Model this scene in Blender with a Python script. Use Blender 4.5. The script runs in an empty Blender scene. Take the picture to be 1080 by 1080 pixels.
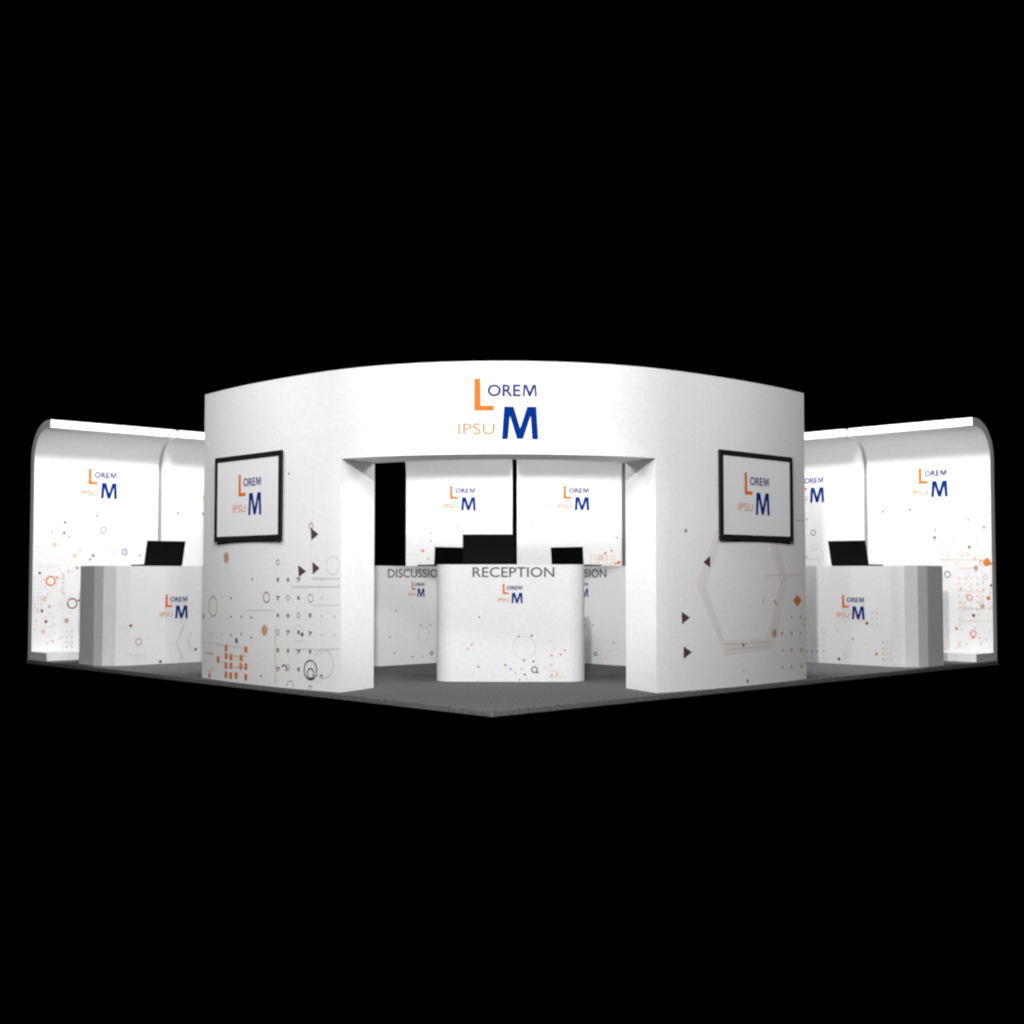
import bpy, bmesh, math, random
from mathutils import Vector, Matrix
random.seed(7)
scene = bpy.context.scene
COL = scene.collection

# ------------------------------------------------------------------ camera
cam_data = bpy.data.cameras.new('camera')
cam_data.sensor_fit = 'HORIZONTAL'
cam_data.sensor_width = 36.0
cam_data.lens = 1379.39 / 1080 * 36.0
cam_data.clip_start = 0.05
cam_data.clip_end = 200
cam = bpy.data.objects.new('camera', cam_data)
COL.objects.link(cam)
cam.location = (0.3278, -9.4366, 0.9833)
cam.rotation_euler = (math.pi / 2 + 0.0473, 0, 0.0195)
scene.camera = cam

# ------------------------------------------------------------------ black hall
world = bpy.data.worlds.new('World')
scene.world = world
world.use_nodes = True
world.node_tree.nodes['Background'].inputs[0].default_value = (0, 0, 0, 1)
world.node_tree.nodes['Background'].inputs[1].default_value = 0.0

# ------------------------------------------------------------------ lamps
def lamp(name, loc, power, radius, spot=None, target=None, blend=0.6, color=(1, 1, 1)):
    d = bpy.data.lights.new(name, 'SPOT' if spot else 'POINT')
    d.energy = power
    d.shadow_soft_size = radius
    d.color = color
    o = bpy.data.objects.new(name, d)
    COL.objects.link(o)
    o.location = loc
    if spot:
        d.spot_size = math.radians(spot)
        d.spot_blend = blend
        o.rotation_euler = (Vector(target) - Vector(loc)).to_track_quat('-Z', 'Y').to_euler()
    return o

lamp('key_lamp', (0.0, -8.0, 4.3), 3450, 0.12)
lamp('middle_fill', (0.0, -3.2, 3.7), 330, 0.12)  # added fill, no fixture: lifts the opening's inner sides and header
lamp('header_lamp', (-1.0, -1.8, 5.0), 260, 0.15)
lamp('doorway_fill', (0.0, 2.6, 2.6), 80, 0.25)  # added fill behind the header, brightens the inner sides of the opening
lamp('opening_fill', (1.0, -1.5, 3.05), 290, 0.22, 25, (-1.25, 1.75, 1.0), 0.8)  # added fill aimed at the left inner side of the opening
lamp('opening_fill', (-1.0, -1.5, 3.05), 290, 0.22, 25, (1.25, 1.75, 1.0), 0.8)  # same added fill for the right inner side
lamp('side_wall_fill', (-4.6, -1.2, 5.6), 620, 0.15, 38, (-2.4, 2.5, 1.8), 1.0)  # added fill to brighten the left side wall, no fixture there
lamp('side_wall_fill', (4.6, -1.2, 5.6), 235, 0.15, 38, (2.5, 2.6, 2.1), 1.0)  # weaker added fill for the right side wall
lamp('back_spot', (0.0, 6.9, 4.1), 600, 0.30, 94, (0.0, 9.2, 0.9), 0.7)
lamp('wing_spot', (-3.2, 4.8, 4.1), 560, 0.30, 118, (-4.45, 6.5, 1.2), 0.5)
lamp('wing_spot', (3.2, 4.8, 4.1), 590, 0.30, 118, (4.45, 6.5, 1.0), 0.5)

scene.view_settings.view_transform = 'Standard'
scene.view_settings.look = 'None'
scene.view_settings.exposure = 0.0
scene.view_settings.gamma = 1.0
scene.view_settings.use_curve_mapping = False
scene.cycles.filter_width = 2.3
scene.render.resolution_x = 1024
scene.render.resolution_y = 1024

PRINTS = {
 'wall_left': [('P','m',-1.921,1.059,-1.814,1.006,-1.914,0.957), ('P','m',-1.734,1.085,-1.642,1.033,-1.73,0.978), ('D','t',-3.079,1.134,0.0508), ('R','t',-3.343,0.679,0.0975,0.0115), ('R','n',-2.376,0.777,0.0501,0.01), ('D','t',-2.399,0.489,0.0484), ('R','g',-1.755,0.777,0.0362,0.0064), ('R','m',-1.749,0.169,0.0879,0.0128), ('R','m',-1.748,0.141,0.0479,0.012), ('R','g',-2.017,0.019,0.0487,0.0065), ('D','g',-1.611,0.127,0.0159), ('D','m',-1.862,0.467,0.0178), ('D','g',-3.556,0.585,0.0198), ('L','f',-1.981,0.337,-1.391,0.359,0.008), ('L','f',-1.736,0.72,-1.394,0.725,0.006), ('L','f',-1.738,0.945,-1.396,0.945,0.012), ('L','f',-2.008,0.874,-1.395,0.878,0.014), ('L','f',-1.823,0.898,-1.818,0.479,0.004), ('L','t',-2.235,0.529,-2.228,0.032,0.008), ('L','f',-1.751,1.243,-1.749,1.058,0.005), ('L','f',-2.717,0.656,-2.254,0.665,0.006), ('L','f',-3.454,0.343,-2.761,0.318,0.006), ('L','f',-2.717,0.656,-2.765,0.501,-2.764,0.449,0.005), ('L','f',-2.008,0.874,-2.006,0.747,0.005), ('L','f',-1.646,0.876,-1.645,0.825,0.005), ('L','f',-3.057,1.037,-2.93,0.892,-2.847,0.761,0.006), ('R','f',-1.585,0.231,0.1268,0.0111), ('R','f',-1.48,1.057,0.0794,0.0063), ('R','f',-1.904,0.476,0.0728,0.0057), ('L','n',-2.141,0.181,-2.1,0.201,-2.059,0.172,-2.079,0.146,0.012), ('R','g',-2.207,1.085,0.0249,0.0066), ('S','g',-2.204,0.934,0.0331), ('L','g',-2.23,0.788,-2.177,0.786,-2.219,0.755,0.011), ('D','g',-2.2,0.624,0.0181), ('R','g',-2.198,0.477,0.0247,0.0066), ('S','g',-2.196,0.322,0.0329), ('L','g',-2.221,0.17,-2.168,0.171,-2.21,0.138,0.011), ('D','g',-2.059,0.934,0.018), ('R','g',-2.057,0.777,0.0246,0.0065), ('S','g',-2.055,0.624,0.0327), ('L','g',-2.08,0.493,-2.029,0.492,-2.069,0.461,0.011), ('D','g',-2.051,0.322,0.0179), ('R','g',-2.049,0.179,0.0244,0.0065), ('L','g',-1.939,0.949,-1.89,0.947,-1.929,0.917,0.011), ('D','g',-1.912,0.779,0.0179), ('R','g',-1.91,0.631,0.0243,0.0065), ('S','g',-1.908,0.486,0.0324), ('L','g',-1.932,0.333,-1.883,0.332,-1.921,0.301,0.011), ('D','g',-1.904,0.17,0.0177), ('S','g',-1.757,0.634,0.0321), ('L','g',-1.78,0.492,-1.734,0.491,-1.77,0.46,0.011), ('D','g',-1.754,0.327,0.0176), ('R','g',-1.751,0.016,0.024,0.0064), ('D','f',-1.61,0.935,0.012), ('D','f',-1.609,0.783,0.012), ('D','f',-1.607,0.631,0.0119), ('D','f',-1.606,0.475,0.0119), ('D','f',-1.604,0.333,0.0119), ('D','f',-1.454,0.634,0.0118), ('D','f',-1.453,0.479,0.0118), ('D','f',-3.152,0.763,0.0123), ('D','g',-2.976,0.763,0.0121), ('D','g',-2.784,0.598,0.012), ('D','g',-2.973,0.593,0.0121), ('D','f',-3.163,0.589,0.0123), ('D','g',-2.613,0.596,0.0118), ('D','f',-3.343,0.422,0.0124), ('D','f',-3.151,0.429,0.0122), ('D','g',-2.969,0.428,0.0121), ('D','g',-2.781,0.441,0.0119), ('D','g',-2.61,0.418,0.0118), ('D','g',-2.599,0.935,0.0119), ('D','g',-2.444,0.083,0.0117), ('S','o',-3.061,0.306,0.0538), ('S','o',-3.219,0.192,0.0543), ('S','o',-3.06,0.233,0.0537), ('S','o',-2.965,0.227,0.0534), ('S','o',-2.78,0.229,0.0528), ('S','o',-3.058,0.147,0.0537), ('S','o',-2.963,0.149,0.0534), ('S','o',-2.784,0.155,0.0528), ('S','o',-2.695,0.155,0.0525), ('S','o',-3.056,0.061,0.0536), ('S','o',-2.967,0.059,0.0533), ('S','o',-2.865,0.065,0.053), ('S','o',-2.694,0.062,0.0524), ('S','o',-2.698,0.308,0.0526), ('S','n',-2.866,0.38,0.0429), ('L','p',-3.054,0.233,-2.697,0.25,0.005), ('L','p',-3.052,0.134,-2.695,0.153,0.006), ('L','p',-3.502,0.238,-3.322,0.247,-3.322,0.227,0.014), ('D','o',-3.396,0.02,0.0265), ('L','p',-3.448,0.098,-3.365,0.049,0.012), ('L','p',-3.335,0.105,-3.429,0.038,0.012), ('P','m',-1.758,1.378,-1.659,1.321,-1.747,1.27), ('R','n',-1.753,1.394,0.0275,0.0065), ('D','g',-2.058,1.855,0.0099), ('L','f',-1.734,1.896,-1.728,1.402,0.004)],
 'wall_right': [('P','h',2.212,0.285,2.958,0.317,3.224,0.938,3.062,1.259,2.935,1.454,2.838,1.451,2.904,1.271,3.085,0.908,2.828,0.408,2.214,0.407), ('P','h',2.212,0.285,2.214,0.407,1.967,0.899,2.273,1.465,2.181,1.477,1.842,0.907), ('P','m',2.034,1.138,1.942,1.084,2.033,1.035), ('P','m',1.675,0.666,1.774,0.615,1.678,0.562), ('P','m',1.696,0.375,1.795,0.323,1.695,0.27), ('D','g',1.73,1.348,0.0153), ('P','o',3.405,0.79,3.489,0.735,3.403,0.678,3.321,0.737), ('D','t',2.975,0.445,0.0394), ('D','n',2.479,0.361,0.0166), ('D','g',2.536,0.041,0.0166), ('D','p',2.476,0.135,0.0116), ('L','p',3.397,1.483,3.552,1.488,0.012), ('L','p',2.816,0.97,3.522,0.969,0.007), ('L','p',3.505,0.969,3.502,0.859,0.006), ('L','t',2.213,0.371,2.916,0.37,0.004), ('L','t',2.236,0.327,2.93,0.337,0.004), ('L','f',1.894,0.914,2.169,0.38,0.004), ('L','f',1.925,0.913,2.196,0.393,0.004), ('L','t',3.131,0.939,2.917,0.412,0.004), ('L','t',3.004,1.258,3.155,0.939,0.004), ('S','t',3.286,0.584,0.0245), ('S','t',3.461,0.582,0.0248), ('S','t',3.106,0.441,0.0311), ('S','t',3.283,0.438,0.0314), ('S','t',3.458,0.428,0.0247), ('S','t',3.113,0.287,0.0242), ('S','t',3.28,0.282,0.0314), ('S','t',3.472,0.274,0.0318), ('S','t',3.11,0.132,0.0241), ('S','t',3.276,0.129,0.0313), ('S','t',3.468,0.125,0.0317), ('S','t',2.98,0.735,0.0309), ('S','t',3.547,0.507,0.0249), ('D','f',2.785,0.745,0.0212), ('D','t',3.008,0.712,0.0155), ('D','p',3.548,0.561,0.016), ('D','p',3.536,0.046,0.0221)],
 'wing_left_a': [('R','o',0.217,0.901,0.0616,0.0176), ('R','n',0.485,0.636,0.0644,0.0155), ('D','o',0.292,0.939,0.0144), ('D','n',0.563,0.67,0.0134), ('R','g',0.864,1.508,0.041,0.0103), ('D','p',0.258,1.325,0.0277), ('D','g',0.381,1.59,0.0168), ('D','g',0.371,1.467,0.0179), ('D','g',0.775,1.682,0.0136), ('D','p',0.224,1.473,0.0155), ('D','n',0.084,0.993,0.0165), ('D','p',0.143,0.694,0.033), ('D','t',0.207,0.603,0.0166), ('D','n',0.118,0.552,0.0187), ('D','n',0.168,0.43,0.0187), ('D','t',0.419,0.436,0.0277), ('D','p',0.137,0.314,0.0262), ('D','b',0.738,1.202,0.0194), ('D','g',0.701,1.157,0.0136), ('D','p',0.508,1.2,0.0258), ('D','t',0.538,1.055,0.0213), ('D','p',0.572,1.266,0.0179), ('L','p',0.309,1.539,0.283,1.46,0.012), ('D','g',0.434,1.423,0.0111), ('L','f',0.999,1.268,1.01,1.187,1.04,1.178,0.01), ('L','f',0.562,1.253,0.712,1.255,0.006), ('L','p',0.016,1.295,0.141,1.297,0.006), ('L','p',0.02,1.074,0.307,1.075,0.005), ('L','p',0.139,0.374,0.32,0.369,0.005), ('D','f',0.023,0.945,0.0088), ('D','f',0.023,0.9,0.0088), ('D','f',0.024,0.855,0.0087), ('D','f',0.024,0.811,0.0087), ('D','f',0.026,0.766,0.0087), ('D','f',0.026,0.721,0.0088), ('D','f',0.027,0.676,0.0087), ('D','f',0.028,0.631,0.0087), ('D','f',0.028,0.587,0.0087), ('D','f',0.03,0.542,0.0088), ('D','f',0.061,0.945,0.0088), ('D','f',0.062,0.9,0.0088), ('D','f',0.063,0.855,0.0088), ('D','f',0.064,0.81,0.0088), ('D','f',0.065,0.765,0.0087), ('D','f',0.065,0.72,0.0087), ('D','f',0.066,0.676,0.0087), ('D','f',0.067,0.631,0.0088), ('D','f',0.068,0.586,0.0088), ('D','f',0.068,0.541,0.0088), ('D','f',0.101,0.945,0.0088), ('D','f',0.101,0.9,0.0088), ('D','f',0.102,0.855,0.0088), ('D','f',0.103,0.81,0.0088), ('D','f',0.103,0.765,0.0088), ('D','f',0.105,0.72,0.0088), ('D','f',0.105,0.675,0.0088), ('D','f',0.106,0.63,0.0088), ('D','f',0.107,0.585,0.0088), ('D','f',0.108,0.54,0.0087), ('D','p',0.368,0.979,0.0155), ('D','p',0.368,0.936,0.0155), ('D','p',0.369,0.883,0.0157), ('D','p',0.37,0.822,0.0155), ('D','p',0.371,0.769,0.0155), ('D','f',0.423,0.31,0.0133), ('D','f',0.424,0.244,0.0133), ('D','f',0.424,0.182,0.0133), ('D','f',0.426,0.125,0.0133), ('D','f',0.489,0.308,0.0134), ('D','f',0.49,0.241,0.0133), ('D','f',0.491,0.18,0.0134), ('D','f',0.492,0.122,0.0133), ('D','p',0.324,0.931,0.0117), ('D','f',0.341,0.99,0.0056), ('D','f',0.145,0.838,0.0121), ('D','f',0.303,0.551,0.0082), ('D','p',0.129,0.912,0.0116), ('D','f',0.414,0.438,0.006), ('D','p',0.038,0.35,0.0108), ('D','f',0.267,0.398,0.0114), ('D','p',0.436,0.66,0.0105), ('D','p',0.256,0.203,0.0113), ('D','p',0.03,0.605,0.0072), ('D','p',0.246,0.482,0.0075), ('D','p',0.463,0.525,0.0091), ('D','f',0.331,0.229,0.01), ('D','p',0.482,0.145,0.01), ('D','p',0.385,0.752,0.0092), ('D','p',0.32,0.402,0.007), ('D','p',0.147,0.937,0.0087), ('D','p',0.543,0.969,0.011), ('D','f',0.49,1.031,0.0085), ('D','f',0.477,1.009,0.0097), ('D','p',0.214,0.519,0.0091), ('D','f',0.29,0.145,0.0075), ('D','p',0.069,0.568,0.0118), ('D','f',0.163,0.811,0.0101), ('D','f',0.185,0.185,0.0114), ('D','f',0.218,0.264,0.008), ('D','p',0.372,0.956,0.0121), ('D','p',0.158,0.477,0.0102), ('D','f',0.242,0.815,0.0076), ('D','f',0.016,0.677,0.0092), ('D','p',0.214,0.517,0.0064), ('D','p',0.348,0.625,0.0101), ('D','f',0.335,0.796,0.0088), ('D','p',0.045,0.443,0.0118), ('D','f',0.346,0.778,0.0096), ('D','p',0.202,0.766,0.008), ('D','p',0.156,0.34,0.0062), ('D','p',0.542,0.423,0.0065), ('D','p',0.135,0.326,0.0071), ('D','p',0.379,0.458,0.0062), ('D','p',0.181,0.748,0.011), ('D','f',0.456,0.173,0.0061), ('D','p',0.367,0.245,0.0086), ('D','p',0.429,1.019,0.0119), ('D','f',0.453,0.285,0.0068), ('D','f',0.198,0.302,0.0061), ('D','p',0.19,0.932,0.0074), ('D','f',0.262,0.475,0.0074), ('D','p',0.236,0.217,0.0065), ('D','p',0.272,0.296,0.0097), ('D','p',0.251,0.19,0.0116), ('D','p',0.027,0.639,0.0104), ('D','p',0.287,0.787,0.0078), ('D','p',0.483,0.266,0.0121), ('D','p',0.443,1.008,0.0116), ('D','p',0.282,0.869,0.0113), ('D','f',0.314,1.037,0.0105), ('D','p',0.277,0.832,0.0057), ('D','p',0.239,0.201,0.0095), ('R','b',1.14,1.252,0.0391,0.0127), ('D','g',1.339,1.209,0.0116), ('D','g',0.743,1.203,0.0136), ('L','f',0.9,1.29,1.053,1.292,0.006)],
 'wing_left_b': [('D','g',0.235,1.743,0.0155), ('D','g',0.591,1.748,0.0182)],
 'wing_right_a': [('R','p',1.127,1.597,0.0308,0.0088), ('R','n',1.041,0.977,0.04,0.01), ('R','o',1.309,0.71,0.0371,0.012), ('R','o',1.346,0.298,0.0414,0.0131), ('R','p',1.218,1.222,0.0308,0.0088), ('R','p',1.397,1.331,0.0272,0.0076), ('D','g',0.572,1.751,0.017), ('D','g',0.885,1.41,0.0213), ('D','f',0.687,1.388,0.0113), ('D','g',0.899,1.498,0.0112), ('D','n',1.315,1.293,0.0165), ('D','t',1.496,1.518,0.0185), ('D','o',1.523,1.116,0.0454), ('D','o',1.566,1.102,0.0216), ('D','t',1.392,1.052,0.0281), ('R','p',1.507,0.946,0.0302,0.0097), ('D','n',1.576,0.853,0.0194), ('D','o',1.538,0.708,0.0238), ('D','t',1.465,0.614,0.0248), ('D','n',1.355,0.506,0.0196), ('D','t',1.142,0.349,0.0198), ('D','o',1.345,0.252,0.0142), ('D','p',1.295,1.212,0.0185), ('L','p',0.96,1.15,1.51,1.145,0.007), ('L','p',1.182,1.049,1.364,1.049,0.01), ('L','p',1.158,0.778,1.503,0.781,0.006), ('L','p',1.208,0.437,1.569,0.446,0.006), ('L','p',1.174,0.6,1.5,0.585,0.01), ('D','t',1.448,1.13,0.0142), ('D','g',1.31,1.609,0.011), ('D','p',0.975,1.501,0.0111), ('D','p',0.974,1.431,0.0111), ('D','p',0.972,1.361,0.0111), ('D','p',0.971,1.289,0.0111), ('D','p',0.97,1.219,0.0111), ('D','p',0.969,1.15,0.0111), ('D','p',1.05,1.499,0.0111), ('D','p',1.049,1.43,0.0111), ('D','p',1.047,1.36,0.0111), ('D','p',1.046,1.288,0.0111), ('D','p',1.045,1.219,0.0111), ('D','p',1.044,1.149,0.011), ('D','p',1.124,1.498,0.0111), ('D','p',1.124,1.428,0.011), ('D','p',1.122,1.359,0.0111), ('D','p',1.189,0.937,0.011), ('D','p',1.187,0.868,0.011), ('D','p',1.187,0.799,0.0109), ('D','p',1.185,0.729,0.0109), ('D','p',1.184,0.655,0.011), ('D','p',1.183,0.579,0.011), ('D','p',1.262,0.937,0.011), ('D','p',1.261,0.868,0.011), ('D','p',1.26,0.799,0.0109), ('D','p',1.259,0.73,0.0109), ('D','p',1.257,0.656,0.0109), ('D','p',1.256,0.581,0.0109), ('D','p',1.335,0.937,0.0109), ('D','p',1.334,0.868,0.0109), ('D','p',1.333,0.8,0.0109), ('D','p',1.332,0.731,0.0109), ('D','p',1.33,0.658,0.0109), ('D','p',1.329,0.582,0.0109), ('D','p',1.408,0.937,0.0109), ('D','p',1.407,0.869,0.0108), ('D','p',1.405,0.8,0.0109), ('D','p',1.404,0.732,0.0108), ('D','p',1.402,0.659,0.0109), ('D','p',1.401,0.583,0.0109), ('D','p',1.479,0.937,0.0109), ('D','p',1.479,0.869,0.0108), ('D','p',1.477,0.801,0.0108), ('D','p',1.476,0.733,0.0108), ('D','p',1.474,0.66,0.0108), ('D','p',1.473,0.585,0.0108), ('D','p',1.185,0.149,0.009), ('D','p',1.299,1.004,0.0089), ('D','p',1.209,0.348,0.0116), ('D','p',1.507,1.21,0.0096), ('D','p',1.165,0.922,0.0073), ('D','t',1.375,1.164,0.0076), ('D','p',1.506,0.375,0.0057), ('D','p',1.159,0.145,0.011), ('D','p',1.365,0.683,0.0065), ('D','p',1.29,0.509,0.0093), ('D','p',1.245,0.133,0.0083), ('D','p',1.378,0.436,0.0079), ('D','p',1.395,1.173,0.0085), ('D','t',1.482,0.804,0.0106), ('D','t',1.533,1.161,0.0096), ('D','t',1.268,0.176,0.0082), ('D','p',1.245,0.63,0.01), ('D','p',1.494,0.974,0.0062), ('D','p',1.548,0.811,0.0112), ('D','p',1.188,0.459,0.0117), ('D','t',1.421,0.25,0.0105), ('D','t',1.19,0.87,0.009), ('D','t',1.452,0.702,0.0069), ('D','p',1.165,1.121,0.0062), ('D','p',1.226,1.196,0.0111), ('D','p',1.156,1.095,0.0087), ('D','t',1.551,0.589,0.0106), ('D','p',1.57,0.606,0.0088), ('D','p',1.18,0.394,0.0117), ('D','p',1.373,0.268,0.0066), ('D','p',1.251,1.023,0.0071), ('D','t',1.436,0.19,0.007), ('D','t',1.316,0.835,0.0082), ('D','p',1.309,0.962,0.0116), ('D','t',1.561,0.767,0.0091), ('D','t',1.433,0.654,0.0085), ('D','t',1.308,0.246,0.0065), ('D','p',1.458,0.219,0.0088), ('D','p',1.388,0.281,0.0063), ('D','p',1.203,0.652,0.0117), ('D','t',1.368,0.366,0.0098), ('D','p',1.397,0.58,0.0119), ('D','p',1.278,0.926,0.0107), ('D','p',1.217,0.823,0.0076), ('D','p',1.319,0.454,0.01), ('D','p',1.337,0.305,0.0108), ('D','t',1.141,0.124,0.006), ('D','p',1.473,0.258,0.0057), ('D','p',1.524,0.513,0.0104), ('D','p',1.548,0.291,0.007), ('D','p',1.484,1.069,0.0094), ('D','t',1.505,0.24,0.007), ('D','p',1.278,0.755,0.0102), ('D','p',1.194,0.93,0.0115), ('D','p',1.293,0.582,0.0099), ('D','p',1.155,0.855,0.008), ('D','p',1.23,0.576,0.0118), ('D','p',1.197,0.869,0.0112), ('D','p',1.437,1.096,0.0113), ('D','p',1.173,0.182,0.008), ('D','p',1.473,0.896,0.0098), ('D','t',1.543,0.33,0.0061), ('D','p',1.432,0.633,0.0061), ('D','p',1.37,1.155,0.0074), ('D','t',1.392,1.02,0.0097), ('D','t',1.207,0.812,0.0116), ('D','p',1.185,0.193,0.0064), ('D','p',1.418,0.509,0.0081), ('D','p',1.422,0.719,0.0074), ('D','p',1.455,1.102,0.0066), ('D','g',0.218,1.741,0.0151)],
 'wing_right_b': [('R','g',0.852,1.505,0.0387,0.0109), ('D','g',0.758,1.679,0.0121), ('L','f',1.332,1.57,1.293,1.525,1.318,1.456,0.008), ('L','f',1.475,1.573,1.441,1.522,1.474,1.452,0.008), ('L','f',0.836,1.36,0.917,1.359,0.917,1.289,0.835,1.29,0.836,1.36,0.006), ('L','f',0.97,1.277,1.002,1.218,0.99,1.16,0.008), ('L','p',0.724,1.174,0.942,1.172,0.008), ('D','f',0.738,1.197,0.0242)],
 'counter_left': [('D','n',-0.65,0.427,0.0173), ('R','t',-0.556,0.252,0.0408,0.0112), ('L','p',-0.725,0.112,-0.472,0.101,0.007), ('L','p',-0.697,0.302,-0.707,0.246,-0.69,0.184,0.012), ('L','f',-0.003,0.419,-0.104,0.224,-0.018,0.035,0.016), ('L','f',0.089,0.334,0.045,0.219,0.099,0.123,0.016), ('D','k',0.139,0.143,0.0159), ('D','n',-0.294,0.024,0.0185), ('D','f',-0.287,0.355,0.0104), ('L','p',-0.597,0.112,-0.571,0.077,-0.484,0.073,0.005)],
 'counter_right': [('D','n',0.376,0.453,0.0173), ('D','t',0.2,0.279,0.0154), ('D','k',0.025,0.053,0.0166), ('R','f',-0.166,0.357,0.0315,0.0084), ('R','f',0.106,0.091,0.0309,0.0082), ('D','t',0.485,0.127,0.0182), ('D','f',0.005,0.363,0.0124), ('D','f',-0.387,0.254,0.0106), ('D','f',-0.387,0.186,0.0106), ('D','b',-0.388,0.12,0.0106), ('D','f',-0.389,0.048,0.0106), ('D','f',-0.314,0.256,0.0105), ('D','f',-0.314,0.189,0.0105), ('D','b',-0.316,0.123,0.0106), ('D','f',-0.317,0.051,0.0105), ('D','f',-0.248,0.259,0.0105), ('D','f',-0.248,0.191,0.0105), ('D','b',-0.249,0.126,0.0105), ('D','f',-0.249,0.054,0.0105), ('D','f',-0.172,0.261,0.0105), ('D','f',-0.172,0.194,0.0105), ('D','b',-0.173,0.129,0.0104), ('D','f',-0.174,0.058,0.0104), ('D','t',0.568,0.258,0.0111), ('D','t',0.567,0.19,0.0111), ('D','t',0.567,0.131,0.011), ('D','t',0.565,0.072,0.0111), ('D','p',0.612,0.26,0.011), ('D','p',0.61,0.192,0.0111), ('D','p',0.61,0.133,0.011), ('D','p',0.609,0.074,0.0111), ('D','p',0.656,0.262,0.011), ('D','p',0.654,0.193,0.0111), ('D','p',0.653,0.135,0.011), ('D','p',0.653,0.076,0.011), ('D','p',0.441,0.566,0.0112), ('D','p',0.439,0.5,0.0111), ('D','p',0.438,0.441,0.0112), ('D','p',0.5,0.567,0.0112), ('D','p',0.499,0.502,0.0112), ('D','p',0.499,0.443,0.0112)],
 'counter_reception': [('D','g',-0.283,0.586,0.0087), ('D','g',-0.351,0.336,0.0087), ('D','t',-0.388,0.296,0.0096), ('D','g',-0.29,0.134,0.0095), ('D','k',-0.044,0.151,0.0096), ('D','g',0.076,0.413,0.0095), ('D','k',0.197,0.42,0.0095), ('D','k',0.212,0.185,0.0095), ('D','g',0.126,0.194,0.0103), ('D','k',0.133,0.065,0.0095), ('D','g',0.085,0.018,0.0086), ('D','o',0.379,0.239,0.0104), ('D','t',0.378,0.059,0.0112), ('D','o',0.46,0.249,0.0095), ('D','o',0.501,0.287,0.0095), ('D','b',0.004,0.117,0.0103), ('R','f',0.129,0.311,0.1075,0.006), ('R','k',0.222,0.11,0.0301,0.0095), ('D','k',0.249,0.083,0.0086), ('L','p',0.344,0.097,0.453,0.111,0.006), ('L','p',0.344,0.043,0.508,0.04,0.006), ('L','f',0.058,0.002,0.29,-0.001,0.006), ('D','p',0.413,0.298,0.0086), ('D','f',0.365,0.368,0.0104), ('D','p',0.426,0.07,0.0172), ('D','f',0.045,0.083,0.0138), ('D','f',0.099,0.117,0.012), ('D','f',0.154,0.029,0.0103), ('D','p',0.372,0.151,0.012)],
 'counter_disc_left': [('D','g',-0.433,0.584,0.0092), ('D','g',-0.085,0.42,0.0094), ('D','g',0.049,0.416,0.0094), ('D','g',-0.516,0.305,0.0091), ('D','g',-0.446,0.131,0.0092), ('R','k',0.07,0.109,0.0231,0.0105), ('D','b',-0.203,0.081,0.0124), ('R','f',-0.045,0.32,0.0832,0.0083), ('D','f',-0.055,0.075,0.0156)],
 'counter_disc_right': [('D','g',0.127,0.421,0.0094), ('D','g',0.009,0.417,0.0094), ('R','k',0.164,0.109,0.0247,0.0103), ('D','p',0.3,0.267,0.0124), ('D','p',0.381,0.149,0.0122), ('D','p',0.32,0.071,0.0144), ('D','t',0.422,0.241,0.0093), ('D','f',0.072,0.228,0.0125)],
 'back_left': [('D','g',0.364,1.566,0.0122), ('D','g',0.353,1.453,0.0122), ('D','o',0.241,1.313,0.0204), ('D','p',0.207,1.453,0.0162), ('D','g',0.737,1.656,0.0108), ('D','t',0.32,1.2,0.0135), ('L','p',0.004,1.257,0.185,1.257,0.006), ('D','p',0.208,1.144,0.0163), ('D','p',0.048,1.453,0.0122)],
 'back_right': [('D','g',0.207,1.718,0.0109), ('D','g',0.55,1.724,0.0108), ('D','t',1.257,1.278,0.0203), ('D','t',1.43,1.496,0.0176), ('D','o',1.447,1.144,0.027), ('D','p',1.2,1.215,0.0338), ('D','t',1.347,1.312,0.0175), ('D','p',1.155,1.189,0.0216), ('L','p',1.054,1.11,1.368,1.11,0.01), ('L','p',1.01,1.256,1.189,1.256,0.006), ('D','o',1.402,1.132,0.0162), ('R','p',1.234,1.211,0.0482,0.0107), ('D','p',1.055,1.233,0.0122), ('D','p',1.054,1.189,0.0122), ('D','p',1.054,1.139,0.0122), ('D','p',1.111,1.233,0.0122), ('D','p',1.111,1.189,0.0122), ('D','p',1.11,1.139,0.0122), ('D','p',1.167,1.233,0.0122), ('D','p',1.167,1.189,0.0122), ('D','p',1.167,1.139,0.0121), ('D','p',1.279,1.233,0.0122), ('D','p',1.279,1.188,0.0122), ('D','p',1.279,1.139,0.0121), ('D','p',1.335,1.233,0.0122), ('D','p',1.335,1.188,0.0122), ('D','p',1.335,1.139,0.0121), ('D','p',1.38,1.233,0.0122), ('D','p',1.38,1.188,0.0122), ('D','p',1.38,1.139,0.0121)],
}

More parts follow.
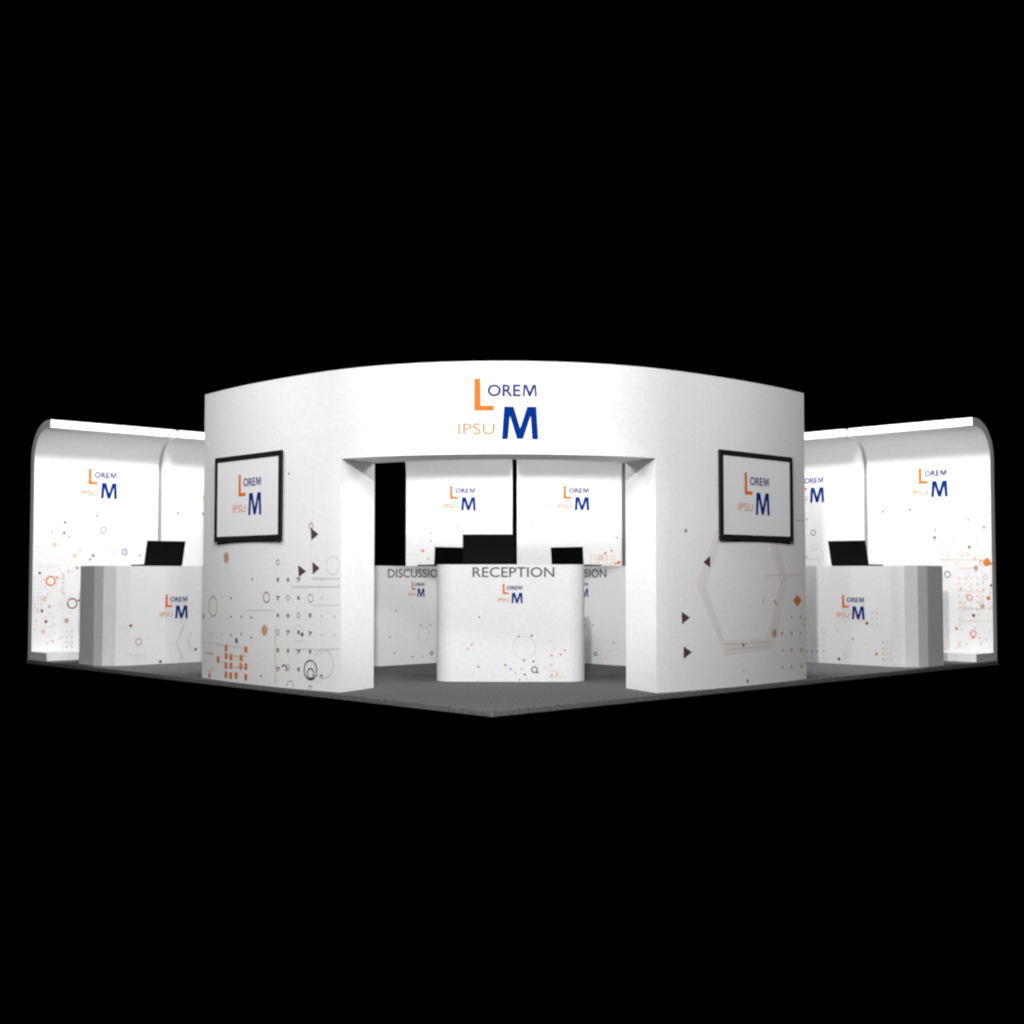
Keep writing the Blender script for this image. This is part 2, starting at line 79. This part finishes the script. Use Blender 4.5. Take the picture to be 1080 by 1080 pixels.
# ------------------------------------------------------------------ materials
def mat(name, col, rough=0.5, spec=0.3, noise=None, bump=None):
    m = bpy.data.materials.new(name)
    m.use_nodes = True
    nt = m.node_tree
    b = nt.nodes['Principled BSDF']
    b.inputs['Base Color'].default_value = (*col, 1)
    b.inputs['Roughness'].default_value = rough
    b.inputs['Specular IOR Level'].default_value = spec
    if noise or bump:
        tc = nt.nodes.new('ShaderNodeTexCoord')
        n = nt.nodes.new('ShaderNodeTexNoise')
        n.inputs['Scale'].default_value = (noise or bump)[0]
        n.inputs['Detail'].default_value = 4
        nt.links.new(tc.outputs['Object'], n.inputs['Vector'])
        if noise:
            r = nt.nodes.new('ShaderNodeMapRange')
            r.inputs['From Min'].default_value = 0.3
            r.inputs['From Max'].default_value = 0.7
            r.inputs['To Min'].default_value = 1 - noise[1]
            r.inputs['To Max'].default_value = 1 + noise[1]
            nt.links.new(n.outputs['Fac'], r.inputs['Value'])
            mx = nt.nodes.new('ShaderNodeVectorMath')
            mx.operation = 'SCALE'
            mx.inputs[0].default_value = col
            nt.links.new(r.outputs['Result'], mx.inputs['Scale'])
            nt.links.new(mx.outputs['Vector'], b.inputs['Base Color'])
        if bump:
            bp = nt.nodes.new('ShaderNodeBump')
            bp.inputs['Strength'].default_value = bump[1]
            bp.inputs['Distance'].default_value = 0.004
            nt.links.new(n.outputs['Fac'], bp.inputs['Height'])
            nt.links.new(bp.outputs['Normal'], b.inputs['Normal'])
    return m

WHITE = mat('white_laminate', (0.8, 0.8, 0.8), 0.55, 0.15, noise=(28, 0.035))
FABRIC = mat('white_stretch_panel', (0.8, 0.8, 0.8), 0.8, 0.05, noise=(28, 0.03))
COUNTER = mat('white_counter_laminate', (0.78, 0.78, 0.78), 0.6, 0.1, noise=(28, 0.035))
SCREEN = mat('pale_screen', (0.84, 0.84, 0.845), 0.35, 0.2, noise=(20, 0.01))
BEZEL = mat('black_bezel', (0.012, 0.012, 0.012), 0.5, 0.2, noise=(30, 0.1))
LAPTOP = mat('laptop_black', (0.006, 0.006, 0.006), 0.7, 0.0, noise=(50, 0.1))
KEYS = mat('laptop_keys', (0.03, 0.03, 0.03), 0.6, 0.2, noise=(50, 0.1))
GREY = mat('dark_grey', (0.12, 0.12, 0.12), 0.6, 0.2, noise=(30, 0.05))  # even dark grey for the narrow upright strip
CARPET = mat('grey_carpet', (0.13, 0.13, 0.13), 0.95, 0.02, noise=(55, 0.45), bump=(120, 0.6))
INK = {
    'o': mat('ink_orange', (0.68, 0.20, 0.03), 0.6, 0.1, noise=(60, .05)),
    't': mat('ink_terracotta', (0.56, 0.33, 0.20), 0.6, 0.1, noise=(60, .05)),
    'p': mat('ink_pale_orange', (0.74, 0.57, 0.45), 0.6, 0.1, noise=(60, .03)),
    'm': mat('ink_mauve', (0.085, 0.048, 0.056), 0.6, 0.1, noise=(60, .05)),
    'n': mat('ink_brown', (0.22, 0.085, 0.05), 0.6, 0.1, noise=(60, .05)),
    'g': mat('ink_grey', (0.22, 0.19, 0.19), 0.6, 0.1, noise=(60, .05)),
    'f': mat('ink_faint_grey', (0.62, 0.61, 0.62), 0.6, 0.1, noise=(60, .03)),
    'h': mat('ink_beige', (0.745, 0.722, 0.708), 0.6, 0.1, noise=(60, .03)),
    'b': mat('ink_soft_blue', (0.22, 0.25, 0.50), 0.6, 0.1, noise=(60, .05)),
    'k': mat('ink_dark', (0.05, 0.045, 0.06), 0.6, 0.1, noise=(60, .05)),
    'B': mat('logo_blue', (0.001, 0.026, 0.20), 0.7, 0.0, noise=(60, .04)),
    'N': mat('logo_navy', (0.02, 0.03, 0.17), 0.6, 0.1, noise=(60, .04)),
    'O': mat('logo_orange', (0.76, 0.155, 0.012), 0.6, 0.1, noise=(60, .04)),
    'Q': mat('logo_light_orange', (0.68, 0.22, 0.05), 0.6, 0.1, noise=(60, .04)),
    'T': mat('lettering_grey', (0.11, 0.11, 0.11), 0.6, 0.1, noise=(60, .04)),
}

# ------------------------------------------------------------------ helpers
def thing(name, label, cat, loc=(0, 0, 0), rz=0.0, group=None):
    o = bpy.data.objects.new(name, None)
    o.empty_display_size = 0.2
    COL.objects.link(o)
    o.location = loc
    o.rotation_euler = (0, 0, rz)
    o['label'] = label
    o['category'] = cat
    if group:
        o['group'] = group
    return o

def obj(name, bm, mats, parent=None, bevel=0.0):
    me = bpy.data.meshes.new(name)
    bmesh.ops.recalc_face_normals(bm, faces=bm.faces)
    bm.to_mesh(me)
    bm.free()
    for m in (mats if isinstance(mats, (list, tuple)) else [mats]):
        me.materials.append(m)
    o = bpy.data.objects.new(name, me)
    COL.objects.link(o)
    if parent:
        o.parent = parent
    if bevel:
        b = o.modifiers.new('bevel', 'BEVEL')
        b.width = bevel
        b.segments = 2
        b.limit_method = 'ANGLE'
        b.angle_limit = math.radians(50)
    return o

def sheet(name, bm, mats, parent):
    """a printed sheet: faces keep the orientation they were given"""
    me = bpy.data.meshes.new(name)
    bm.to_mesh(me)
    bm.free()
    for m in mats:
        me.materials.append(m)
    o = bpy.data.objects.new(name, me)
    COL.objects.link(o)
    o.parent = parent
    return o

def box(bm, x0, y0, z0, x1, y1, z1):
    r = bmesh.ops.create_cube(bm, size=1)
    for v in r['verts']:
        v.co = Vector(((x0 + x1) / 2 + v.co.x * (x1 - x0), (y0 + y1) / 2 + v.co.y * (y1 - y0), (z0 + z1) / 2 + v.co.z * (z1 - z0)))
    return r['verts']

def prism(bm, outline, axis, a, b):
    """closed outline swept from a to b; axis 'x': outline is (y, z); axis 'z': outline is (x, y)"""
    def P(p, t):
        return (t, p[0], p[1]) if axis == 'x' else (p[0], p[1], t)
    va = [bm.verts.new(P(p, a)) for p in outline]
    vb = [bm.verts.new(P(p, b)) for p in outline]
    n = len(outline)
    for i in range(n):
        bm.faces.new((va[i], va[(i + 1) % n], vb[(i + 1) % n], vb[i]))
    bm.faces.new(va[::-1])
    bm.faces.new(vb)

# ---- printing: flat (u, z) artwork laid onto a surface ------------------------
def clean(poly):
    out = []
    for p in poly:
        if not out or (abs(p[0] - out[-1][0]) + abs(p[1] - out[-1][1])) > 1e-5:
            out.append(p)
    return out

def shape_polys(it):
    k = it[0]
    v = it[2:]
    if k == 'D':
        x, z, r = v
        return [[(x + r * math.cos(a * math.pi / 8), z + r * math.sin(a * math.pi / 8)) for a in range(16)]]
    if k == 'R':
        x, z, r, w = v
        n = 24
        res = []
        for i in range(n):
            a, b = 2 * math.pi * i / n, 2 * math.pi * (i + 1) / n
            ro, ri = r, max(r - w, r * .2)
            res.append([(x + ro * math.cos(a), z + ro * math.sin(a)), (x + ro * math.cos(b), z + ro * math.sin(b)),
                        (x + ri * math.cos(b), z + ri * math.sin(b)), (x + ri * math.cos(a), z + ri * math.sin(a))])
        return res
    if k == 'S':
        x, z, s = v
        s /= 2
        return [[(x - s, z - s), (x + s, z - s), (x + s, z + s), (x - s, z + s)]]
    if k == 'P':
        return [[(v[i], v[i + 1]) for i in range(0, len(v), 2)]]
    if k == 'L':
        w = v[-1] / 2
        pts = [(v[i], v[i + 1]) for i in range(0, len(v) - 1, 2)]
        res = []
        for (a, b), (c, d) in zip(pts, pts[1:]):
            L = math.hypot(c - a, d - b)
            if L < 1e-6:
                continue
            nx, nz = -(d - b) / L * w, (c - a) / L * w
            res.append([(a - nx, b - nz), (c - nx, d - nz), (c + nx, d + nz), (a + nx, b + nz)])
        return res

def print_mesh(items, mapper, lift0=0.0012, zmin=0.012, umin=None, umax=None, step=None):
    """items: (kind, colour, ...) or ('M', colour, [polys]); every item is its own layer, 0.03 mm above the last"""
    bm = bmesh.new()
    keys = []
    lift = lift0
    for it in items:
        c = it[1]
        if c not in keys:
            keys.append(c)
        mi = keys.index(c)
        polys = it[2] if it[0] == 'M' else shape_polys(it)
        sub = bmesh.new()
        for poly in polys:
            poly = clean(poly)
            if len(poly) < 3:
                continue
            vs = [sub.verts.new((p[0], 0, p[1])) for p in poly]
            try:
                f = sub.faces.new(vs)
            except ValueError:
                continue
            f.normal_update()
            if f.normal.y > 0:
                f.normal_flip()
        bmesh.ops.triangulate(sub, faces=sub.faces)
        for lim, no in ((zmin, (0, 0, -1)),):
            g = sub.verts[:] + sub.edges[:] + sub.faces[:]
            bmesh.ops.bisect_plane(sub, geom=g, plane_co=(0, 0, lim), plane_no=no, clear_outer=True)
        if umin is not None:
            bmesh.ops.bisect_plane(sub, geom=sub.verts[:] + sub.edges[:] + sub.faces[:], plane_co=(umin, 0, 0), plane_no=(-1, 0, 0), clear_outer=True)
        if umax is not None:
            bmesh.ops.bisect_plane(sub, geom=sub.verts[:] + sub.edges[:] + sub.faces[:], plane_co=(umax, 0, 0), plane_no=(1, 0, 0), clear_outer=True)
        if step and sub.verts:
            lo = min(v.co.x for v in sub.verts)
            hi = max(v.co.x for v in sub.verts)
            k = math.ceil(lo / step)
            while k * step < hi:
                bmesh.ops.bisect_plane(sub, geom=sub.verts[:] + sub.edges[:] + sub.faces[:], plane_co=(k * step, 0, 0), plane_no=(1, 0, 0))
                k += 1
        idx = {}
        for v in sub.verts:
            idx[v] = bm.verts.new(mapper(v.co.x, v.co.z, lift))
        for f in sub.faces:
            try:
                nf = bm.faces.new([idx[v] for v in f.verts])
                nf.material_index = mi
            except ValueError:
                pass
        sub.free()
        lift += 0.00003
    return bm, [INK[c] for c in keys]

def flat_map(y0):
    return lambda u, z, lift: (u, y0 - lift, z)

_text_cache = {}
def text_polys(txt, bold=0.0, spacing=1.0):
    """outline of a word as polygons, cap height 1, starting at u = 0; returns polys and width"""
    key = (txt, bold, spacing)
    if key in _text_cache:
        return _text_cache[key]
    cu = bpy.data.curves.new('lettering', 'FONT')
    cu.body = txt
    cu.size = 1.0
    cu.offset = bold
    cu.space_character = spacing
    cu.resolution_u = 3
    o = bpy.data.objects.new('lettering', cu)
    COL.objects.link(o)
    bpy.context.view_layer.update()
    dg = bpy.context.evaluated_depsgraph_get()
    me = bpy.data.meshes.new_from_object(o.evaluated_get(dg))
    polys = [[(me.vertices[i].co.x, me.vertices[i].co.y) for i in p.vertices] for p in me.polygons]
    bpy.data.meshes.remove(me)
    bpy.data.objects.remove(o)
    bpy.data.curves.remove(cu)
    xs = [q[0] for p in polys for q in p]
    ys = [q[1] for p in polys for q in p]
    x0, y0, y1 = min(xs), min(ys), max(ys)
    polys = [[((a - x0) / (y1 - y0), (b - y0) / (y1 - y0)) for a, b in p] for p in polys]
    w = (max(xs) - x0) / (y1 - y0)
    _text_cache[key] = (polys, w)
    return polys, w

def word(txt, x0, z0, w, h, bold=0.0):
    polys, ww = text_polys(txt, bold)
    return [[(x0 + a * w / ww, z0 + b * h) for a, b in p] for p in polys]

def logo_items(cx, z0, s):
    """the two-line emblem; s = metres per artwork unit, 65 units tall, 85 units wide; cx its centre, z0 its foot"""
    U = lambda x, y: (cx + (x / 7.71 - 65.2) * s, z0 + (84 - y / 7.71) * s)
    L = [U(310, 150), U(360, 150), U(362, 371), U(470, 371), U(470, 412), U(310, 412)]
    M = [U(535, 645), U(553, 380), U(630, 380), U(683, 556), U(740, 380), U(815, 380), U(830, 645), U(780, 645), U(768, 455), U(706, 642), U(657, 642), U(600, 455), U(583, 645)]
    a, b = U(418, 298), U(819, 198)
    e = U(686, 198)
    small_m = [U(703 + (px - 535) * 116 / 295, 297 + (pz - 645) * 98 / 265) for px, pz in
               ((535, 645), (553, 380), (622, 380), (683, 545), (745, 380), (815, 380), (830, 645), (788, 645), (776, 450), (702, 642), (661, 642), (594, 450), (576, 645))]
    c, d = U(178, 606), U(476, 514)
    return [('M', 'O', [L]), ('M', 'N', word('ORE', a[0], a[1], e[0] - a[0], b[1] - a[1], 0.022) + [small_m]),
            ('M', 'Q', word('IPSU', c[0], c[1], d[0] - c[0], d[1] - c[1], 0.0)), ('M', 'B', [M])]

def add_logo(parent, mapper, cx, z0, s, **kw):
    bm, ms = print_mesh(logo_items(cx, z0, s), mapper, lift0=0.006, **kw)
    return sheet('logo', bm, ms, parent)

def add_print(parent, mapper, items, **kw):
    bm, ms = print_mesh(items, mapper, **kw)
    return sheet('printed_graphic', bm, ms, parent)

# ------------------------------------------------------------------ floor
S = 7.847
q = S / math.sqrt(2)
bm = bmesh.new()
prism(bm, [(0, 0), (q, q), (0, 2 * q), (-q, q)], 'z', -0.045, 0.0)
f = obj('floor', bm, CARPET, bevel=0.006)
f['kind'] = 'structure'
f['label'] = 'square grey carpeted stand floor seen corner on'

# ------------------------------------------------------------------ curved front wall
# plan of the outer face: a tight arc over the opening that eases into nearly straight wings
R1, ABEND, KEND, Y0 = 2.35, math.radians(38), math.radians(15) / 2.0, 1.045
SBEND = R1 * ABEND
S_OPEN, S_END, H, LINTEL = 1.390, 3.585, 2.70, 1.9456

def plan(s):
    t = abs(s)
    if t <= SBEND:
        a = t / R1
        x, y = R1 * math.sin(a), Y0 + R1 * (1 - math.cos(a))
    else:
        d = t - SBEND
        a = ABEND + KEND * d
        x = R1 * math.sin(ABEND) + (math.sin(a) - math.sin(ABEND)) / KEND
        y = Y0 + R1 * (1 - math.cos(ABEND)) + (math.cos(ABEND) - math.cos(a)) / KEND
    return (x, y, a) if s >= 0 else (-x, y, -a)

def plan_map(u, z, lift):
    x, y, a = plan(u)
    return (x + math.sin(a) * lift, y - math.cos(a) * lift, z)

def side_outline(sgn):
    n = 90
    outer = [plan(sgn * (S_OPEN + (S_END - S_OPEN) * i / n))[:2] for i in range(n + 1)]
    inner = [(sgn * 1.09, 1.90)]
    for i in range(9, 31):
        x, y, a = plan(sgn * (S_OPEN + (S_END - S_OPEN) * i / 30))
        T = 0.46
        inner.append((x - math.sin(a) * T, y + math.cos(a) * T))
    inner = [inner[0]] + [p for p in inner[1:] if abs(p[0]) > 1.16]
    return outer + inner[::-1]

def header_outline():
    n = 110
    outer = [plan(-S_OPEN + 2 * S_OPEN * i / n)[:2] for i in range(n + 1)]
    inner = []
    for i in range(25):
        x = 1.09 - 2.18 * i / 24
        inner.append((x, 1.53 + 0.37 * (x / 1.09) ** 2))
    return outer + inner

def smooth(o, ang=25):
    for p in o.data.polygons:
        p.use_smooth = True
    m = o.modifiers.new('split', 'EDGE_SPLIT')
    m.split_angle = math.radians(ang)

front = thing('curved_wall', 'tall curved white front wall with a wide opening, big emblem on its header', 'wall', (0, 0, 0))
bm = bmesh.new(); prism(bm, side_outline(-1), 'z', 0.0, H)
o = obj('side_panel', bm, WHITE, front); smooth(o); o['label'] = 'left side panel printed with orange squares and dots'
bm = bmesh.new(); prism(bm, side_outline(1), 'z', 0.0, H)
o = obj('side_panel', bm, WHITE, front); smooth(o); o['label'] = 'right side panel printed with a pale hexagon'
bm = bmesh.new(); prism(bm, header_outline(), 'z', LINTEL, H)
o = obj('header', bm, WHITE, front); smooth(o)
bmp, ms = print_mesh(logo_items(0.010, 2.064, 0.00766), plan_map, lift0=0.003, step=0.05)
sheet('logo', bmp, ms, front)
bmp, ms = print_mesh(PRINTS['wall_left'], plan_map, lift0=0.0015, step=0.06, umin=-S_END + .004, umax=-S_OPEN - .004)
sheet('printed_graphic', bmp, ms, front)
bmp, ms = print_mesh(PRINTS['wall_right'], plan_map, lift0=0.0015, step=0.06, umin=S_OPEN + .004, umax=S_END - .004)
sheet('printed_graphic', bmp, ms, front)

# ------------------------------------------------------------------ wall screens
W_SCREEN = 1.14
def wall_screen(label, s_mid, lx):
    px, py, a = plan(s_mid)
    w, h, d = W_SCREEN, 0.785, 0.022
    half = w / 2
    # the frame's back edges just touch the bulge of the wall at its middle
    t = thing('wall_screen', label, 'screen', (px + math.sin(a) * -0.002, py - math.cos(a) * -0.002, 1.277), a, 'flat screens on the curved wall')
    bm = bmesh.new()
    bz = 0.046
    box(bm, -half, -d, 0, half, 0, 0.05)
    box(bm, -half, -d, h - bz, half, 0, h)
    box(bm, -half, -d, 0.05, -half + bz, 0, h - bz)
    box(bm, half - bz, -d, 0.05, half, 0, h - bz)
    obj('bezel', bm, BEZEL, t)
    bm = bmesh.new()
    box(bm, -half + bz, -d + 0.005, 0.05, half - bz, -0.004, h - bz)
    obj('display', bm, SCREEN, t)
    add_logo(t, flat_map(-d + 0.010), lx, 0.232, 0.0058)
    return t

wall_screen('black framed screen with the emblem on the left side of the curved wall', -2.685, 0.0)
wall_screen('black framed screen with the emblem on the right side of the curved wall', 2.695, -0.055)

# ------------------------------------------------------------------ C-shaped back panels
def panel_profile():
    Hh, ft, d, th, R1, R2 = 2.74, 0.09, 0.50, 0.09, 0.34, 0.43
    pts = [(0, 0), (d, 0)]
    n = 12
    for i in range(n + 1):                       # outer curve
        a = math.pi / 2 * i / n
        pts.append((d - R2 + R2 * math.cos(a), Hh - R2 + R2 * math.sin(a)))
    pts.append((0, Hh))
    pts.append((0, Hh - th))
    for i in range(n + 1):                       # inner curve
        a = math.pi / 2 * (1 - i / n)
        pts.append((d - th - R1 + R1 * math.cos(a), Hh - th - R1 + R1 * math.sin(a)))
    pts.append((d - th, ft))
    pts.append((0, ft))
    return pts

def panel_mesh(W):
    bm = bmesh.new()
    prism(bm, panel_profile(), 'x', 0, W)
    return bm

def back_panel(label, loc, rz, W, key, logo_x):
    t = thing('back_panel', label, 'display panel', loc, rz, 'tall C-shaped display panels along the back')
    bm = panel_mesh(W)
    body = obj('panel', bm, FABRIC, t)
    for p in body.data.polygons:
        p.use_smooth = True
    bpy.context.view_layer.update()
    m = body.modifiers.new('split', 'EDGE_SPLIT')
    m.split_angle = math.radians(20)
    fm = flat_map(0.41)
    add_logo(t, fm, logo_x, 1.889, 0.00545)
    if key:
        add_print(t, fm, PRINTS[key], umin=0.005, umax=W - .005, zmin=0.1)
    return t

r2 = math.sqrt(.5)
def LW(u, k):      # left wing: u along the back edge towards the middle, k distance from the front corner
    return ((u - k) * r2, (u + k) * r2, 0)
def RW(s, k):
    return ((s + k) * r2, (k - s) * r2, 0)
Q = math.pi / 4
back_panel('outermost left display panel, orange rings low on its face', LW(.05, 7.42), Q, 1.585, 'wing_left_a', 0.80)
back_panel('left display panel half hidden behind the curved wall', LW(1.68, 7.42), Q, 1.585, 'wing_left_b', 0.81)
back_panel('outermost right display panel, orange dot grid low on its face', RW(-1.635, 7.42), -Q, 1.585, 'wing_right_a', 0.83)
back_panel('right display panel half cut off by the curved wall, grey ring below its emblem', RW(-3.265, 7.42), -Q, 1.585, 'wing_right_b', 0.79)
back_panel('left of the two display panels seen through the opening', (-1.55, 8.79, 0), 0, 1.52, 'back_left', 0.766)
rp = back_panel('right of the two display panels seen through the opening', (.035, 8.79, 0), 0, 1.495, 'back_right', 0.80)
bm = bmesh.new()
box(bm, 1.50, 0.36, 0.0, 1.60, 0.47, 2.66)  # narrow dark grey upright strip at the panel's right end
obj('end_strip', bm, GREY, rp, bevel=.004)

# ------------------------------------------------------------------ counters
HC = 1.07
def counter_outline(w, d, rad, seg=3):
    pts = []
    for cx, cy, a0 in ((-w / 2 + rad, rad, 180), (w / 2 - rad, rad, 270)):
        for i in range(seg + 1):
            a = math.radians(a0 + 90 * i / seg)
            pts.append((cx + rad * math.cos(a), cy + rad * math.sin(a)))
    pts += [(w / 2, d), (-w / 2, d)]
    return pts

def counter(label, loc, rz, w, d, rad, key, logo, words=None):
    t = thing('counter', label, 'counter', loc, rz, 'white counters with rounded front corners')
    out = counter_outline(w, d, rad, 7 if rad < 0.18 else 3)
    bm = bmesh.new()
    prism(bm, out, 'z', 0.0, HC - 0.028)
    obj('body', bm, COUNTER, t)
    bm = bmesh.new()
    prism(bm, out, 'z', HC - 0.028, HC)
    obj('countertop', bm, COUNTER, t)
    fm = flat_map(0.0)
    add_logo(t, fm, *logo)
    if words:
        txt, x0, z0, ww, hh, bold = words
        bm, ms = print_mesh([('M', 'T', word(txt, x0, z0, ww, hh, bold))], fm, lift0=0.002)
        sheet('lettering', bm, ms, t)
    add_print(t, fm, PRINTS[key], umin=-w / 2 + rad, umax=w / 2 - rad)
    return t

counter('counter at far left with a laptop, orange ring low on its front', LW(1.04, 6.12), Q, 1.88, 0.60, 0.27, 'counter_left', (-0.14, 0.492, 0.0041))
counter('counter at far right with a laptop, dots beside its emblem', RW(-1.01, 6.12), -Q, 1.88, 0.60, 0.27, 'counter_right', (0.176, 0.49, 0.0041))
counter('bright reception counter standing in the middle of the opening', (.077, 2.56, 0), 0, 1.37, 0.55, 0.17, 'counter_reception',
        (0.0, 0.716, 0.00272), ('RECEPTION', -.345, .953, .75, .093, 0.008))
counter('shaded discussion counter behind the left side of the reception counter', LW(2.905, 4.17), Q, 1.75, 0.60, 0.2, 'counter_disc_left',
        (-.15, 0.73, 0.0027), ('DISCUSSION', -.548, .943, .815, .094, 0.012))
counter('shaded discussion counter behind the right side of the reception counter', RW(-2.975, 4.17), -Q, 1.75, 0.60, 0.2, 'counter_disc_right',
        (-.05, 0.73, 0.0027), ('DISCUSSION', -.486, .943, .815, .094, 0.012))

# ------------------------------------------------------------------ laptops (their backs face the visitor)
def laptop(label, loc, rz, w=0.49, h=0.285, lean=14.0):
    t = thing('laptop', label, 'laptop', (loc[0], loc[1], HC), rz, 'open laptops on the counters')
    bm = bmesh.new()
    box(bm, -w / 2, 0.0, 0.0, w / 2, 0.30, 0.018)
    base = obj('keyboard_base', bm, LAPTOP, t, bevel=.004)
    bm = bmesh.new()
    for r_ in range(5):
        for c in range(13):
            x = -w / 2 + 0.03 + c * (w - 0.06) / 13
            y = 0.05 + r_ * 0.024
            box(bm, x + .002, y, 0.018, x + (w - 0.06) / 13 - .002, y + 0.02, 0.0205)
    obj('keyboard', bm, KEYS, base)
    L = h / math.cos(math.radians(lean))
    M = Matrix.Translation((0, 0.0, 0.012)) @ Matrix.Rotation(math.radians(lean), 4, 'X')
    bm = bmesh.new()
    box(bm, -w / 2, -0.012, 0.0, w / 2, 0.0, L - 0.012)
    bmesh.ops.transform(bm, matrix=M, verts=bm.verts)
    lid = obj('screen_lid', bm, LAPTOP, t, bevel=.003)
    bm = bmesh.new()
    box(bm, -w / 2 + .012, 0.0, 0.02, w / 2 - .012, 0.001, L - 0.026)
    bmesh.ops.transform(bm, matrix=M, verts=bm.verts)
    obj('display', bm, BEZEL, lid)
    return t

p = LW(.975, 6.5)
laptop('open black laptop leaning on the far left counter', p, Q, 0.475)
p = RW(-1.065, 6.5)
laptop('open black laptop leaning on the far right counter', p, -Q, 0.475)
laptop('open black laptop on the reception counter, largest of the three in the opening', (-.13, 2.87, 0), 0, 0.49, lean=4)
p = LW(3.47, 4.42)
laptop('open black laptop on the left discussion counter, partly behind the reception laptop', p, Q, 0.5, 0.22, lean=4)
p = RW(-3.465, 4.42)
laptop('open black laptop on the right discussion counter', p, -Q, 0.5, 0.22, lean=4)
